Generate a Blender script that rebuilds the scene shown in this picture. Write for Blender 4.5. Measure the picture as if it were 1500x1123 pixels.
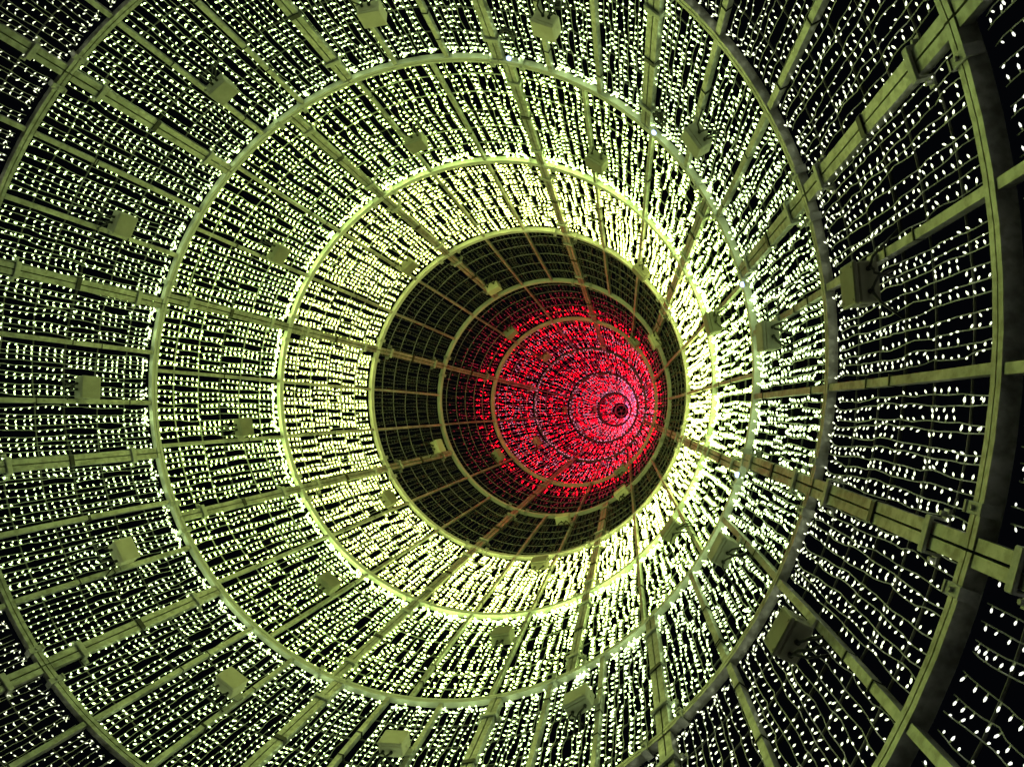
import bpy, math, random
from mathutils import Matrix, Vector

random.seed(7)
for o in list(bpy.data.objects):
    bpy.data.objects.remove(o)
SC = bpy.context.scene
COL = SC.collection

# ------------------------------------------------------------------ camera
APEX = Vector((0.0, 0.0, 13.337))            # tip of the light tree, metres above the ground
CX = (0.96066705, 0.0, 0.27770276)           # camera right
CY = (-0.01759855, 0.99798991, 0.06087928)   # camera down
CZ = (-0.27714457, -0.06337189, 0.95873609)  # camera forward
CPOS = APEX + Vector((1.5914, 0.3144, -11.7368))
FPX = 1117.67                                # focal length for a 1500 px wide frame
cam = bpy.data.cameras.new('camera')
cam.sensor_width = 36.0
cam.lens = FPX / 1500.0 * 36.0
cam.clip_start = 0.02
cam.clip_end = 500.0
cam_ob = bpy.data.objects.new('camera', cam)
COL.objects.link(cam_ob)
M = Matrix.Identity(4)
for i in range(3):
    M[i][0] = CX[i]; M[i][1] = -CY[i]; M[i][2] = -CZ[i]; M[i][3] = CPOS[i]
cam_ob.matrix_world = M
SC.camera = cam_ob

# ------------------------------------------------------------------ night sky
world = bpy.data.worlds.new('World')
SC.world = world
world.use_nodes = True
bg = world.node_tree.nodes['Background']
bg.inputs['Color'].default_value = (0.25, 0.3, 0.45, 1)
bg.inputs['Strength'].default_value = 0.004
SC.view_settings.view_transform = 'Standard'
SC.view_settings.look = 'None'
SC.view_settings.exposure = 0.0
SC.view_settings.gamma = 1.0
SC.view_settings.use_curve_mapping = False
SC.render.engine = 'CYCLES'
SC.cycles.use_denoising = True
SC.cycles.max_bounces = 5
SC.cycles.diffuse_bounces = 3
SC.cycles.glossy_bounces = 2
SC.cycles.sample_clamp_indirect = 4.0
SC.cycles.caustics_reflective = False
SC.cycles.caustics_refractive = False

# ------------------------------------------------------------------ helpers
T = 0.2110           # half-angle tangent of the cone
NRM = math.sqrt(1 + T * T)

def ang(d):
    return math.radians(d)

def frame_at(deg, h):
    """point on the inner cone surface, with unit vectors: tangent, down the slope, inward normal"""
    c, s = math.cos(ang(deg)), math.sin(ang(deg))
    p = APEX + Vector((T * h * c, T * h * s, -h))
    e_t = Vector((-s, c, 0))
    e_s = Vector((T * c, T * s, -1)) / NRM
    e_n = Vector((-c, -s, -T)) / NRM
    return p, e_t, e_s, e_n

def project(p):
    d = p - CPOS
    x = d.dot(Vector(CX)); y = d.dot(Vector(CY)); z = d.dot(Vector(CZ))
    if z < 0.05:
        return None
    return 750 + FPX * x / z, 561.5 + FPX * y / z

def in_frame(p, m=0):
    q = project(p)
    return bool(q and -m < q[0] < 1500 + m and -m < q[1] < 1123 + m)

CLOCKS = {}
def clock(p, key):
    """clock-face position of a point about the red centre of the picture (nearest five minutes, unique per key)"""
    d = p - CPOS
    q = project(p)
    if q is None:
        x = d.dot(Vector(CX)); y = d.dot(Vector(CY))
    else:
        x = q[0] - 908; y = q[1] - 600
    a = math.degrees(math.atan2(x, -y)) % 360
    mins = int(round(a * 2 / 5.0)) * 5 % 720
    used = CLOCKS.setdefault(key, set())
    while mins in used:
        mins = (mins + 5) % 720
    used.add(mins)
    h = mins // 60; q = mins % 60
    W = ['twelve', 'one', 'two', 'three', 'four', 'five', 'six', 'seven', 'eight', 'nine', 'ten', 'eleven', 'twelve']
    Q = {5: 'five', 10: 'ten', 15: 'quarter', 20: 'twenty', 25: 'twenty-five'}
    if q == 0:
        return W[h] + ' exactly'
    if q == 30:
        return 'half past ' + W[h]
    if q < 30:
        return Q[q] + ' past ' + W[h]
    return Q[60 - q] + ' to ' + W[h + 1]

class MB:
    """collects vertices and faces for one mesh"""
    def __init__(self):
        self.v = []; self.f = []; self.m = []
    def quad_strip(self, rings, mi=0, close=False, caps=True):
        base = len(self.v); n = len(rings[0])
        for r in rings:
            self.v.extend([tuple(p) for p in r])
        k = len(rings)
        for i in range(k if close else k - 1):
            a = base + i * n; b = base + ((i + 1) % k) * n
            for j in range(n):
                self.f.append((a + j, a + (j + 1) % n, b + (j + 1) % n, b + j)); self.m.append(mi)
        if caps and not close:
            self.f.append(tuple(base + j for j in reversed(range(n)))); self.m.append(mi)
            e = base + (k - 1) * n
            self.f.append(tuple(e + j for j in range(n))); self.m.append(mi)
    def box(self, c, ax, ay, az, bev=0.0, mi=0):
        """box about centre c with half-extent vectors; bev chamfers the four edges along az and the ends"""
        lx, ly, lz = ax.length, ay.length, az.length
        ux, uy, uz = ax / lx, ay / ly, az / lz
        if bev <= 0:
            rings = []
            for sz in (-1, 1):
                rings.append([c + az * sz - ax - ay, c + az * sz + ax - ay, c + az * sz + ax + ay, c + az * sz - ax + ay])
            self.quad_strip(rings, mi)
            return
        def ring(z, inset):
            X = lx - inset; Y = ly - inset; b = bev
            pts = [(-X + b, -Y), (X - b, -Y), (X, -Y + b), (X, Y - b), (X - b, Y), (-X + b, Y), (-X, Y - b), (-X, -Y + b)]
            return [c + ux * x + uy * y + uz * z for x, y in pts]
        self.quad_strip([ring(-lz, bev), ring(-lz + bev, 0), ring(lz - bev, 0), ring(lz, bev)], mi)
    def tube(self, pts, r, n=5, mi=0, close=False, caps=True):
        rings = []
        k = len(pts)
        for i, p in enumerate(pts):
            a = pts[(i - 1) % k] if (close or i > 0) else p
            b = pts[(i + 1) % k] if (close or i < k - 1) else p
            d = (b - a).normalized()
            up = Vector((0, 0, 1)) if abs(d.z) < 0.9 else Vector((1, 0, 0))
            s = d.cross(up).normalized(); t = s.cross(d)
            rr = r[i] if isinstance(r, (list, tuple)) else r
            rings.append([p + (s * math.cos(2 * math.pi * j / n) + t * math.sin(2 * math.pi * j / n)) * rr for j in range(n)])
        self.quad_strip(rings, mi, close, caps)
    def mesh(self, name, mats, smooth=False):
        me = bpy.data.meshes.new(name)
        me.from_pydata(self.v, [], self.f)
        for m in (mats if isinstance(mats, (list, tuple)) else [mats]):
            me.materials.append(m)
        if any(self.m):
            me.polygons.foreach_set('material_index', self.m)
        if smooth:
            me.polygons.foreach_set('use_smooth', [True] * len(me.polygons))
        me.update()
        return me

def link(name, data, parent=None, mw=None):
    """an object of the given kind; mw is its world matrix"""
    o = bpy.data.objects.new(name, data)
    COL.objects.link(o)
    if mw is None:
        mw = Matrix.Identity(4)
    WM[o.name] = mw
    if parent is not None:
        o.parent = parent
        o.matrix_basis = WM[parent.name].inverted() @ mw
    else:
        o.matrix_basis = mw
    return o
WM = {}

def tag(o, label, cat, group=None):
    o['label'] = label; o['category'] = cat
    if group:
        o['group'] = group
    return o

# ------------------------------------------------------------------ materials
def new_mat(name):
    m = bpy.data.materials.new(name)
    m.use_nodes = True
    return m, m.node_tree, m.node_tree.nodes['Principled BSDF']

def noisy(name, c1, c2, scale, rough=0.5, metal=0.0, bump=0.0, rough2=None, stretch=None, detail=4, fine=0):
    m, nt, b = new_mat(name)
    N, L = nt.nodes, nt.links
    tc = N.new('ShaderNodeTexCoord')
    src = tc.outputs['Object']
    if stretch:
        mp = N.new('ShaderNodeMapping'); mp.inputs['Scale'].default_value = stretch
        L.new(src, mp.inputs['Vector']); src = mp.outputs['Vector']
    nz = N.new('ShaderNodeTexNoise'); nz.inputs['Scale'].default_value = scale; nz.inputs['Detail'].default_value = detail
    nz.inputs['Roughness'].default_value = 0.65
    L.new(src, nz.inputs['Vector'])
    cr = N.new('ShaderNodeValToRGB')
    cr.color_ramp.elements[0].position = 0.32; cr.color_ramp.elements[0].color = (*c1, 1)
    cr.color_ramp.elements[1].position = 0.68; cr.color_ramp.elements[1].color = (*c2, 1)
    L.new(nz.outputs['Fac'], cr.inputs['Fac'])
    L.new(cr.outputs['Color'], b.inputs['Base Color'])
    if fine:                         # speckle and dirt streaks on top of the broad mottling
        nf = N.new('ShaderNodeTexNoise'); nf.inputs['Scale'].default_value = fine; nf.inputs['Detail'].default_value = 5
        L.new(src, nf.inputs['Vector'])
        rf = N.new('ShaderNodeValToRGB')
        rf.color_ramp.elements[0].position = 0.36; rf.color_ramp.elements[0].color = (0.42, 0.40, 0.36, 1)
        rf.color_ramp.elements[1].position = 0.56; rf.color_ramp.elements[1].color = (1, 1, 1, 1)
        L.new(nf.outputs['Fac'], rf.inputs['Fac'])
        mx = N.new('ShaderNodeMix'); mx.data_type = 'RGBA'; mx.blend_type = 'MULTIPLY'
        mx.inputs['Factor'].default_value = 0.6
        L.new(cr.outputs['Color'], mx.inputs[6]); L.new(rf.outputs['Color'], mx.inputs[7])
        L.new(mx.outputs[2], b.inputs['Base Color'])
    b.inputs['Roughness'].default_value = rough
    if rough2 is not None:
        mr = N.new('ShaderNodeMapRange')
        mr.inputs['To Min'].default_value = rough; mr.inputs['To Max'].default_value = rough2
        L.new(nz.outputs['Fac'], mr.inputs['Value']); L.new(mr.outputs['Result'], b.inputs['Roughness'])
    b.inputs['Metallic'].default_value = metal
    if bump:
        bp = N.new('ShaderNodeBump'); bp.inputs['Strength'].default_value = bump; bp.inputs['Distance'].default_value = 0.003
        L.new(nz.outputs['Fac'], bp.inputs['Height']); L.new(bp.outputs['Normal'], b.inputs['Normal'])
    return m

def lamp(name, col, strength, base=(0.6, 0.6, 0.5)):
    m, nt, b = new_mat(name)
    b.inputs['Base Color'].default_value = (*base, 1)
    b.inputs['Roughness'].default_value = 0.3
    b.inputs['Emission Color'].default_value = (*col, 1)
    b.inputs['Emission Strength'].default_value = strength
    return m

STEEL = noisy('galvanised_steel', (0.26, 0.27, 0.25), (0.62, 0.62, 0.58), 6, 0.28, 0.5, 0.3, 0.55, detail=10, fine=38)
PALE_LIT_STEEL = noisy('pale_lit_steel', (0.50, 0.50, 0.46), (0.70, 0.70, 0.66), 6, 0.35, 0.1, 0.2, 0.55, detail=8)  # pale hoop paint with the light of nearby bulbs put into its colour
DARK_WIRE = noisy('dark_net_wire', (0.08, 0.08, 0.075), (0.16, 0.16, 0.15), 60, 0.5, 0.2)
PLATE = noisy('zinc_plate', (0.34, 0.35, 0.34), (0.55, 0.55, 0.52), 40, 0.45, 0.4, 0.1, 0.6)
WIRE = noisy('net_wire', (0.3, 0.31, 0.28), (0.46, 0.46, 0.42), 60, 0.5, 0.2)
RUBBER = noisy('black_rubber', (0.012, 0.012, 0.012), (0.03, 0.03, 0.028), 50, 0.55)
PLASTIC = noisy('box_plastic', (0.32, 0.31, 0.26), (0.46, 0.45, 0.38), 10, 0.4, 0, 0.05, 0.6)
CREAM = noisy('cream_plastic', (0.56, 0.52, 0.40), (0.70, 0.66, 0.54), 10, 0.4, 0, 0.05, 0.55)
DULL = noisy('dull_plastic', (0.17, 0.165, 0.135), (0.26, 0.25, 0.2), 10, 0.4, 0, 0.05, 0.6)
HOLE = noisy('gland_rubber', (0.01, 0.01, 0.01), (0.025, 0.025, 0.022), 60, 0.6)
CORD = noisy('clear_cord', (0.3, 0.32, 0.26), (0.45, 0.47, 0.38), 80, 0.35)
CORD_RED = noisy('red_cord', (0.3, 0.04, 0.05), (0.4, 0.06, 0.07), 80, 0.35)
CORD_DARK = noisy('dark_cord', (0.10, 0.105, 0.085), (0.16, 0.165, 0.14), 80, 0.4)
SOCKET = lamp('lamp_socket_plastic', (0.8, 1.0, 0.4), 0.08, (0.7, 0.72, 0.6))  # weak emission stands in for tip light carried by the clear plastic
SOCKET_RED = lamp('red_lamp_socket', (1.0, 0.0, 0.10), 0.32, (0.5, 0.05, 0.08))  # red emission stands in for bulb glow spreading into the plastic
SOCKET_UNLIT = noisy('unlit_lamp_socket', (0.4, 0.4, 0.33), (0.52, 0.52, 0.45), 80, 0.3)
BULB_OFF = noisy('unlit_bulb', (0.10, 0.10, 0.09), (0.18, 0.18, 0.15), 90, 0.08)
BULB = {
    10: lamp('cool_white_bulb', (0.97, 1.0, 0.86), 1.7),
    9: lamp('neutral_white_bulb', (0.92, 1.0, 0.66), 2.4),
    8: lamp('soft_white_bulb', (0.72, 1.0, 0.40), 4.8),
    7: lamp('warm_white_bulb', (0.70, 1.0, 0.25), 11.0),
    6: lamp('bright_warm_bulb', (0.84, 1.0, 0.22), 13.0),
}
BULB_RED = lamp('red_bulb', (1.0, 0.0004, 0.0095), 20.0, (0.5, 0.05, 0.05))
BULB_DIM = lamp('dim_red_bulb', (0.75, 0.006, 0.07), 0.7, (0.5, 0.05, 0.05))
BULB_PINK = lamp('hot_pink_bulb', (1.0, 0.36, 0.56), 2.0, (0.5, 0.1, 0.1))
BULB_VIOLET = lamp('violet_white_bulb', (1.0, 0.42, 0.90), 1.7, (0.5, 0.3, 0.5))
STROBE = lamp('strobe_glass', (0.34, 0.42, 1.0), 3.2)
PAVING = noisy('dark_paving', (0.05, 0.05, 0.05), (0.09, 0.088, 0.085), 3, 0.8, 0, 0.3)

# ------------------------------------------------------------------ ground
mb = MB()
ring = [Vector((200 * math.cos(a * math.pi / 24), 200 * math.sin(a * math.pi / 24), 0)) for a in range(48)]
mb.v = [tuple(p) for p in ring]; mb.f = [tuple(range(48))]; mb.m = [0]
g = link('ground', mb.mesh('ground', PAVING)); g['kind'] = 'structure'

# ------------------------------------------------------------------ the steel frame: one thing
H_TOP = 0.40
def rib_layout(k):
    """(first angle, step, every n-th is a doubled seam rib, index offset of the seams) of the tier from h=k to k+1"""
    if k >= 8: return 5.1, 10.0, 3, 1
    if k >= 5: return 1.6, 15.0, 3, 1
    if k >= 4: return 16.6, 30.0, 3, 0
    if k == 3: return 16.6, 30.0, 3, 0
    if k >= 1: return 16.6, 90.0, 9, 8
    return 16.6, 72.0, 9, 0

frame = link('light_tree_frame', None, None, Matrix.Translation((0, 0, 0)))
tag(frame, 'tall cone-shaped steel frame of hoops and ribs that carries all the fairy lights', 'light tree')

def hoop_arc(deg0, deg1, h, thick, mat):
    HD = 0.042 if h > 9.5 else 0.031
    m = MB(); n = max(3, int(abs(deg1 - deg0) / 3.0) + 1)
    rings = []
    for i in range(n + 1):
        p, et, es, en = frame_at(deg0 + (deg1 - deg0) * i / n, h)
        a = es * thick / 2
        rings.append([p - a, p + a, p + a - en * HD, p - a - en * HD])
    m.quad_strip(rings)
    return m.mesh('hoop_arc', mat)

def seams(k):
    a0, st, ev, off = rib_layout(k)
    n = int(round(360 / st))
    return [a0 + st * i for i in range(n) if i % ev == off]

HOOPS = {}
for lev in range(1, 12):
    for side in (-1, 1):              # the bottom hoop of the tier above and the top hoop of the tier below
        k = lev - 1 if side < 0 else lev
        if k > 10 or (lev == 11 and side > 0):
            continue
        sm = seams(k)
        if len(sm) < 2:
            sm = [16.6, 196.6]
        th = 0.0175 if lev > 9 else (0.016 if lev > 4 else (0.015 if lev == 4 else 0.009))
        off = side * (th / 2 + 0.002)
        for i, s0 in enumerate(sm):
            s1 = sm[(i + 1) % len(sm)]
            if s1 <= s0: s1 += 360
            gap = math.degrees(0.003 / (T * lev))
            ob = link('hoop_arc', hoop_arc(s0 + gap, s1 - gap, lev + off / NRM, th, PALE_LIT_STEEL if 4 <= lev <= 8 else (STEEL if lev > 8 else DARK_WIRE)), frame)
            HOOPS.setdefault(lev, []).append((s0, s1, ob))

def bar_along(deg, h0, h1, tang, width, depth, inset, bow=0.0):
    """straight square tube down the slope at an angle, shifted sideways by tang metres"""
    m = MB()
    p0, et, es, en = frame_at(deg, h0); p1 = frame_at(deg, h1)[0]
    rings = []
    for i in range(5):
        q = p0.lerp(p1, i / 4.0) + et * (tang + bow * math.sin(math.pi * i / 4.0)) - en * inset
        rings.append([q - et * width / 2, q + et * width / 2, q + et * width / 2 - en * depth, q - et * width / 2 - en * depth])
    m.quad_strip(rings)
    return m

def bolt(m, c, ax, r, hgt, mi=0):
    up = Vector((0, 0, 1)) if abs(ax.z) < 0.9 else Vector((1, 0, 0))
    s = ax.cross(up).normalized(); t = s.cross(ax)
    m.quad_strip([[c + ax * q + (s * math.cos(j * math.pi / 3) + t * math.sin(j * math.pi / 3)) * r for j in range(6)] for q in (0, hgt)], mi)

for k in range(0, 11):
    a0, st, ev, off = rib_layout(k)
    n = int(round(360 / st))
    top = H_TOP if k == 0 else k + 0.022
    bot = k + 1 - 0.022
    big = k >= 8
    w1 = 0.024 if k >= 8 else (0.019 if k >= 5 else (0.016 if k == 4 else 0.011))
    w2 = 0.027 if k >= 8 else (0.023 if k >= 5 else (0.019 if k >= 3 else 0.011))
    for i in range(n):
        deg = a0 + st * i + random.uniform(-0.12, 0.12)
        if i % ev != off or k == 0:
            r = link('rib', bar_along(deg, top, bot, 0, w1, 0.026, 0.003, random.uniform(-.004, .004)).mesh('rib', STEEL), frame)
            if k >= 6:
                for q in range(random.choice((1, 2, 2, 3))):
                    fr = random.choice((1 / 6., 2 / 6., .5, 4 / 6., 5 / 6.)) + random.uniform(-.012, .012)
                    p, et, es, en = frame_at(deg, k + fr)
                    es = (es + et * random.uniform(-.25, .25)).normalized()
                    hw = w1 / 2 + .004; m = MB()
                    m.quad_strip([[p + es * z - en * .016 + et * x + en * y for x, y in ((-hw, -.017), (hw, -.017), (hw, .016), (-hw, .016))] for z in (-.0022, .0022)])
                    link('cable_tie', m.mesh('cable_tie', RUBBER), r)
            continue
        deg = a0 + st * i
        sub = None
        for s in (-1, 1):
            r = link('rib', bar_along(deg, top, bot, s * (w2 / 2 + 0.003), w2, 0.028, 0.003, random.uniform(-.001, .001)).mesh('rib', STEEL), frame)
            sub = sub or r
        # bridging plates near both ends, a black strap at mid height
        for fr in ((0.17, 0.83) if k >= 5 else (0.2,)):
            p, et, es, en = frame_at(deg, k + fr)
            m = MB()
            m.box(p + en * 0.003, et * (w2 + 0.016), es * 0.013, en * 0.0045, 0.002)
            for s in (-1, 1):
                m.box(p + et * s * (w2 + 0.013) - en * 0.017, et * 0.003, es * 0.012, en * 0.019)
                m.box(p + et * s * (w2 + 0.026) - en * 0.031, et * 0.012, es * 0.012, en * 0.003)
                bolt(m, p + et * s * (w2 + 0.026) - en * 0.028, en, 0.006, 0.012)
            link('bracket', m.mesh('bracket', PLATE), sub)
        if k >= 4:
            p, et, es, en = frame_at(deg, k + 0.52)
            m = MB()
            hw = w2 + 0.006
            rings = []
            for z in (-0.012, 0.012):
                c = p + es * z - en * 0.017
                rings.append([c + et * x + en * y for x, y in ((-hw, -.019), (hw, -.019), (hw, .014), (hw - .006, .020), (-hw + .006, .020), (-hw, .014))])
            m.quad_strip(rings)
            link('strap', m.mesh('strap', RUBBER), sub)
    # small clamps that bolt the two hoops together beside every seam
    lev = k + 1
    if lev <= 10 and k >= 4:
        for sdeg in seams(k):
            for d in (-1, 1):
                deg = sdeg + d * math.degrees(0.085 / (T * lev))
                p, et, es, en = frame_at(deg, lev)
                m = MB()
                m.box(p + en * 0.003, et * 0.013, es * 0.030, en * 0.004, 0.002)
                for z in (-1, 1):
                    m.box(p + es * z * 0.030 - en * 0.010, et * 0.013, es * 0.0035, en * 0.02)
                bolt(m, p + en * 0.007, en, 0.006, 0.007)
                par = next((ob for a, b, ob in HOOPS[lev] if a <= deg <= b or a <= deg + 360 <= b), frame)
                link('clamp', m.mesh('clamp', PLATE), par)

# net wires: thin hoops behind the ribs, slightly sagging from rib to rib
for k in range(0, 11):
    a0, st, ev, off = rib_layout(k)
    fr_list = [1 / 6., 2 / 6., 3 / 6., 4 / 6., 5 / 6.] if k >= 1 else [0.75]
    for fi, fr in enumerate(fr_list):
        cable = fr == 0.5 and k >= 7
        m = MB(); pts = []
        nseg = int(round(360 / st)); sub = 6 if k >= 5 else 10
        js = [random.uniform(-.012, .012) for _ in range(nseg)]
        sg = [random.uniform(0.0, 0.022) for _ in range(nseg)]
        for i in range(nseg):
            for j in range(sub):
                u = j / sub
                hh = k + fr + js[i] * (1 - u) + js[(i + 1) % nseg] * u + sg[i] * 4 * u * (1 - u) * 0.6
                p, et, es, en = frame_at(a0 + st * (i + u), hh)
                pts.append(p - en * (0.042 if not cable else 0.044))
        m.tube(pts, 0.0058 if cable else (0.0036 if k >= 5 else 0.003), 5, close=True)
        link('net_wire' if not cable else 'supply_cable', m.mesh('net_wire', RUBBER if cable else (WIRE if k <= 7 else DARK_WIRE), True), frame)

# crown: a small ring with five spokes at the tip, and the feet that carry the frame below the picture
m = MB()
m.tube([frame_at(a * 15, H_TOP)[0] for a in range(24)], 0.014, 6, close=True)
link('crown_ring', m.mesh('crown_ring', STEEL), frame)
for i in range(5):
    m = MB()
    p = frame_at(16.6 + 72 * i, H_TOP)[0]
    m.tube([p, APEX + Vector((0, 0, -0.33))], 0.006, 5)
    link('spoke', m.mesh('spoke', STEEL), frame)
m = MB(); m.tube([APEX + Vector((0, 0, -0.36)), APEX + Vector((0, 0, 0.1))], 0.02, 8)
link('mast', m.mesh('mast', STEEL), frame)
for i in range(12):
    link('foot_post', bar_along(15.1 + 30 * i, 11.034, 13.33, 0, 0.09, 0.05, 0.004).mesh('foot_post', STEEL), frame)

# ------------------------------------------------------------------ fairy-light curtains
def local_frame(h):
    # meridian at angle 0, origin at the tip
    return Vector((T * h, 0, -h)), Vector((0, 1, 0)), Vector((T, 0, -1)) / NRM, Vector((-1, 0, -T)) / NRM

def add_bulb(m, base, d, r, ln, mi_tip, mi_sock):
    up = Vector((0, 0, 1)) if abs(d.z) < 0.9 else Vector((1, 0, 0))
    s = d.cross(up).normalized(); t = s.cross(d)
    def rg(q, rr, n=5):
        return [base + d * q + (s * math.cos(2 * math.pi * j / n) + t * math.sin(2 * math.pi * j / n)) * rr for j in range(n)]
    L0 = ln * 0.47
    m.quad_strip([rg(0, r * 0.55), rg(L0, r * 0.75)], mi_sock, caps=False)
    b = len(m.v)
    rings = [rg(L0, r * 0.8), rg(L0 + ln * 0.34, r)]
    m.quad_strip(rings, mi_tip, caps=False)
    tip = len(m.v)
    m.v.append(tuple(base + d * (L0 + ln * 0.6)))
    for j in range(5):
        m.f.append((b + 5 + j, b + 5 + (j + 1) % 5, tip)); m.m.append(mi_tip)

def make_string(k, rng, violet=False):
    """one string of a tier at angle 0: returns (cord mesh, bulb mesh)"""
    top = H_TOP + 0.02 if k == 0 else k + (0.035 if k < 10 else 0.06)
    bot = k + 1 - 0.03
    per_bay = 4
    bays = 6 if k else 3
    red = k <= 4
    cord = MB(); bl = MB()
    knots = [rng.uniform(-.006, .006) for _ in range(bays + 1)]
    dep = [rng.uniform(0.026, 0.038) for _ in range(bays + 1)]
    pts = []; spots = []; sub = 4
    leans = [(rng.choice((-1, 1)) * rng.uniform(.35, 1.0), rng.uniform(.15, .8)) for _ in range(bays)]
    for b in range(bays):
        sway = rng.gauss(0, .004)
        for j in range(sub):
            u = j / float(sub)
            h = top + (bot - top) * (b + u) / bays
            P, et, es, en = local_frame(h)
            bend = 4 * u * (1 - u)
            pts.append(P + et * (knots[b] * (1 - u) + knots[b + 1] * u + sway * bend + rng.uniform(-.001, .001))
                       - en * (dep[b] * (1 - u) + dep[b + 1] * u - 0.010 * bend * rng.random()))
    P, et, es, en = local_frame(bot)
    pts.append(P + et * knots[-1] - en * dep[-1])
    cord.tube(pts, 0.0015 if k > 4 else 0.0013, 4)
    for b in range(bays):                # bulbs sit in fours between the net wires and lean to one side together
        for i in range(per_bay):
            if rng.random() < 0.03:
                continue
            f = (b + (i + .55 + rng.uniform(-.1, .1)) / (per_bay + .1)) * sub
            f = min(max(f, 0), len(pts) - 1.001)
            a = int(f)
            spots.append((pts[a].lerp(pts[a + 1], f - a), 1, leans[b]))
    if k in (3, 2):
        P, et, es, en = local_frame(k + .03)
        if rng.random() < .7: spots.append((P + en * .004 + et * rng.gauss(0, .006) + es * rng.gauss(0, .012), 1.31, (0, .5)))
    if 7 <= k <= 9:                  # spare length bunched under the hoop
        for q in range(rng.choice(((2, 3, 4, 5), (1, 2, 3, 5), (0, 1, 2, 3))[k - 7])):
            P, et, es, en = local_frame(k + rng.uniform(.026, .055))
            spots.append((P + et * rng.gauss(0, .012) - en * rng.uniform(.022, .04), 1.15, (rng.uniform(-1, 1), rng.uniform(-.2, .9))))
    P0, et, es, en = local_frame(k + .5)
    if k >= 9: r0, l0 = 0.0022, 0.0195  # radius swells up the white tiers: bloom put into the bulb shape
    elif k >= 8: r0, l0 = 0.0035, 0.0225
    elif k == 7: r0, l0 = 0.0046, 0.0235
    elif k == 6: r0, l0 = 0.0052, 0.0235
    elif k == 5: r0, l0 = 0.0036, 0.018
    else: r0, l0 = 0.0034, 0.028
    for p, sc, (lt, ln) in spots:
        d = (en * (ln + rng.gauss(0, .12)) + es * rng.uniform(.45, .75) + et * (lt + rng.gauss(0, .14))).normalized()
        if k <= 4:
            d = (en * rng.uniform(.05, .5) + es * 1.0 + et * rng.gauss(lt * .15, .2)).normalized()
        h = -p.z
        mi = 1
        if k == 4:
            g = (h - 4.0) / .8
            mi = 1 if rng.random() < .5 - g * 1.1 else (6 if rng.random() > g * .9 else 3)
        if k <= 3:
            q = rng.random(); mi = 1 if q < .30 else (6 if q < (.80 if k >= 2 else .66) else 2)
            if violet and rng.random() < .7: mi = 4
            if sc > 1.3: mi = 2
        s = rng.uniform(.88, 1.1) * sc
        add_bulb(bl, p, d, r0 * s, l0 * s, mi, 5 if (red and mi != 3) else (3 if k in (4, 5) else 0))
    if k == 5:
        bl.m = [3 if q in (1,) else q for q in bl.m]
    mats = [SOCKET, BULB.get(k, BULB_RED), BULB_PINK, BULB_OFF, BULB_VIOLET, SOCKET_RED, BULB_DIM]
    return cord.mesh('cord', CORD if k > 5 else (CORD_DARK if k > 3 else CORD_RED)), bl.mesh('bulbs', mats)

PER = {10: 9, 9: 10, 8: 10, 7: 11, 6: 11, 5: 9, 4: 14, 3: 13, 2: 29, 1: 24, 0: 10}
WHERE = {
    10: 'cool white light curtain below the lowest hoop',
    9: 'sparse white light curtain inside the lowest hoop',
    8: 'greenish white light curtain outside the third hoop',
    7: 'warm white light curtain inside the third hoop',
    6: 'dazzling light curtain just outside the dark band',
    5: 'unlit light curtain in the dark band',
    4: 'half unlit red light curtain inside the dark band',
    3: 'red light curtain at the crown edge',
    2: 'bright red light curtain halfway up the crown',
    1: 'glowing red light curtain near the dark tip',
    0: 'short pink light curtain round the dark tip',
}
for k in range(10, -1, -1):
    a0, st, ev, off = rib_layout(k)
    n = int(round(360 / st))
    rng = random.Random(100 + k)
    NV = 14
    variants = [make_string(k, rng) for _ in range(NV)]
    vio = [make_string(k, rng, True) for _ in range(5)] if k in (1, 0) else None
    half_rib = math.degrees((0.02 if k > 3 else 0.008) / (T * (k + .5)))
    for i in range(n):
        c0 = a0 + st * i + half_rib; c1 = a0 + st * (i + 1) - half_rib
        mid = (c0 + c1) / 2
        pm = frame_at(mid, k + .55)[0]
        if k == 10 and not any(in_frame(frame_at(a, h)[0], 120) for a in (c0, mid, c1) for h in (10.02, 10.2, 10.5)):
            continue                 # wholly outside the picture
        ptop = frame_at(mid, max(k, H_TOP))[0]
        par = link('light_curtain', None, None, Matrix.Translation(ptop))
        tag(par, '%s, at %s' % (WHERE[k], clock(pm, k) + " o'clock direction"), 'light curtain', 'fairy light curtains hung between the ribs')
        for j in range(PER[k]):
            deg = c0 + (c1 - c0) * (j + .5 + rng.uniform(-.22, .22)) / PER[k]
            dd = (deg + 180) % 360 - 180
            use = rng.choice(variants)
            if vio and -60 < dd < 60 and rng.random() < .5:
                use = rng.choice(vio)
            mw = Matrix.Translation(APEX) @ Matrix.Rotation(ang(deg), 4, 'Z')
            s = link('light_string', use[0], par, mw)
            b = link('bulbs', use[1], s, mw)
            b['kind'] = 'stuff'

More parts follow.
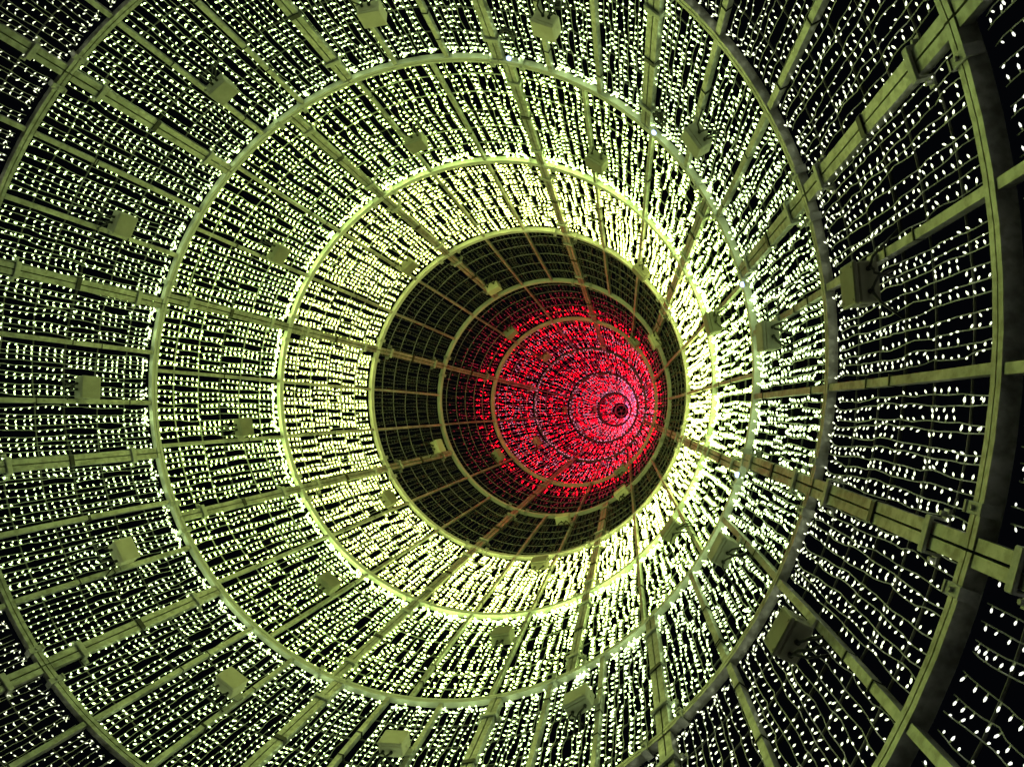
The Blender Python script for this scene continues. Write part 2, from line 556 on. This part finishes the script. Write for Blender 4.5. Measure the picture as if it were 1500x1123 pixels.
# ------------------------------------------------------------------ power boxes
def power_box(rib_deg, h, label, sz=1.0, mat=None):
    r = T * h
    hw, hh, hd = 0.058 * sz, 0.050 * sz, 0.035 * sz
    deg = rib_deg + math.degrees((0.014 + hw) / r)
    p, et, es, en = frame_at(deg, h)
    base = p + en * 0.006
    tw = random.uniform(-.05, .05)
    et, es = et * math.cos(tw) + es * math.sin(tw), es * math.cos(tw) - et * math.sin(tw)
    root = link('power_box', None, None, Matrix.Translation(base))
    tag(root, label, 'power box', 'power boxes on the ribs')
    m = MB(); m.box(base + en * hd * .8, et * hw, es * hh, en * hd * .8, 0.005)
    link('casing', m.mesh('casing', mat or PLASTIC), root)
    m = MB(); m.box(base + en * (hd * 1.6 + hd * .22), et * (hw + .003), es * (hh + .003), en * hd * .2, 0.004)
    for sx in (-1, 1):
        for sy in (-1, 1):
            bolt(m, base + en * (hd * 2.01) + et * sx * (hw - .012) + es * sy * (hh - .012), en, 0.004, 0.002)
    link('lid', m.mesh('lid', mat or PLASTIC), root)
    # rib plate
    m = MB(); m.box(base - et * (hw + .004) - en * 0.002, et * 0.02, es * hh * .5, en * 0.003)
    link('mounting_plate', m.mesh('mounting_plate', PLATE), root)
    # glands on the lower face with short black tails
    for q in random.choice(((-.55, .1), (-.1, .6), (-.6, .5), (-.2, .35))):
        c = base + en * hd * .8 + et * hw * q + es * hh
        m = MB(); bolt(m, c, es, 0.0075, 0.012)
        gl = link('gland', m.mesh('gland', HOLE), root)
        for tail in range(2):
            m = MB()
            e = random.uniform(-.06, .06)
            m.tube([c + es * .008, c + es * .035 + et * e * .5, c + es * random.uniform(.03, .08) + et * e - en * random.uniform(.0, .03), c + es * random.uniform(-.01, .04) + et * e * 2 - en * .085], 0.0042, 5)
            link('tail', m.mesh('tail', RUBBER, True), gl)
    for sx in (-1, 1):                # blank knock-outs on the side faces
        m = MB(); bolt(m, base + en * hd * .8 + et * sx * hw, et * sx, 0.008, 0.002)
        link('knockout', m.mesh('knockout', mat or PLASTIC), root)

BOX = []
for d in (-5, 25): BOX.append((d, 9.41, 'large grey power box outside the second hoop'))
for i in range(12):
    pale = i in (2, 3, 4, 8, 9)
    BOX.append((25.1 + 30 * i, 8.43, ('cream' if pale else 'grey') + ' power box outside the third hoop'))
for i in range(8): BOX.append((31.6 + 45 * i, 7.40, 'dull grey power box inside the third hoop'))
for d in (-133.4, 136.6, 76.6, -43.4): BOX.append((d, 6.28, 'power box just outside the dark band'))
for d in (-118.4, 151.6, 76.6, 46.6, -28.4): BOX.append((d, 5.27, 'pale lit power box inside the dark band'))
for d in (-133.4, 136.6, -43.4, 46.6): BOX.append((d, 4.36, 'small reddish power box just inside the pink hoop'))
for d in (-133.4, 136.6): BOX.append((d, 3.38, 'deep red power box inside the red hoop'))
BOX.append((169.0, 2.27, 'small red power box halfway up the crown'))
BOX.append((169.0, 1.28, 'tiny red power box close to the dark tip'))
for d, h, lab in BOX:
    pp = frame_at(d + 3, h)[0]
    power_box(d, h, "%s, at %s o'clock direction" % (lab, clock(pp, lab)), 1.0 if h > 4 else (.85 if h > 3 else .65),
              CREAM if lab.startswith(('cream', 'pale')) else (DULL if lab.startswith(('dull', 'large')) or 4.5 < h < 7 and h > 6 else None))

# ------------------------------------------------------------------ blue-white strobe lamps beside four seams, and spare cable coils
for deg, txt in ((-73.4 + 1.2, 'highest of the four'), (-43.4 + 1.2, 'second highest of the four'),
                 (-13.6 + 1.0, 'third highest of the four'), (16.6 + 1.0, 'lowest of the four')):
    p, et, es, en = frame_at(deg, 8.07)
    root = link('strobe_lamp', None, None, Matrix.Translation(p))
    tag(root, 'blue-white flash lamp on the third hoop, %s' % txt, 'flash lamp', 'blue-white flash lamps on the third hoop')
    m = MB(); bolt(m, p + es * .0, en, 0.014, 0.012)
    link('base', m.mesh('base', PLASTIC), root)
    m = MB()
    rings = []
    for q, rr in ((.012, .012), (.018, .014), (.024, .011), (.028, .004)):
        s = et; t = es
        rings.append([p + en * q + (s * math.cos(j * math.pi / 5) + t * math.sin(j * math.pi / 5)) * rr for j in range(10)])
    m.quad_strip(rings)
    link('dome', m.mesh('dome', STROBE, True), root)

for deg, h, txt in ((-72.2, 8.24, 'beside the seam rib at the upper centre'), (-42.6, 8.2, 'beside the seam rib at the upper right')):
    p, et, es, en = frame_at(deg, h)
    m = MB(); pts = []
    for i in range(64):
        a = i / 64.0 * 2 * math.pi * 3.5
        rr = 0.034 + 0.007 * math.sin(i * 1.7)
        pts.append(p + et * (math.cos(a) * rr + .03) + es * math.sin(a) * rr + en * (0.008 + .010 * math.sin(a * .37 + 1)))
    m.tube(pts, 0.0042, 5)
    o = link('cable_coil', m.mesh('cable_coil', RUBBER, True))
    tag(o, 'coil of spare black cable tied up %s' % txt, 'cable', 'spare cable coils')
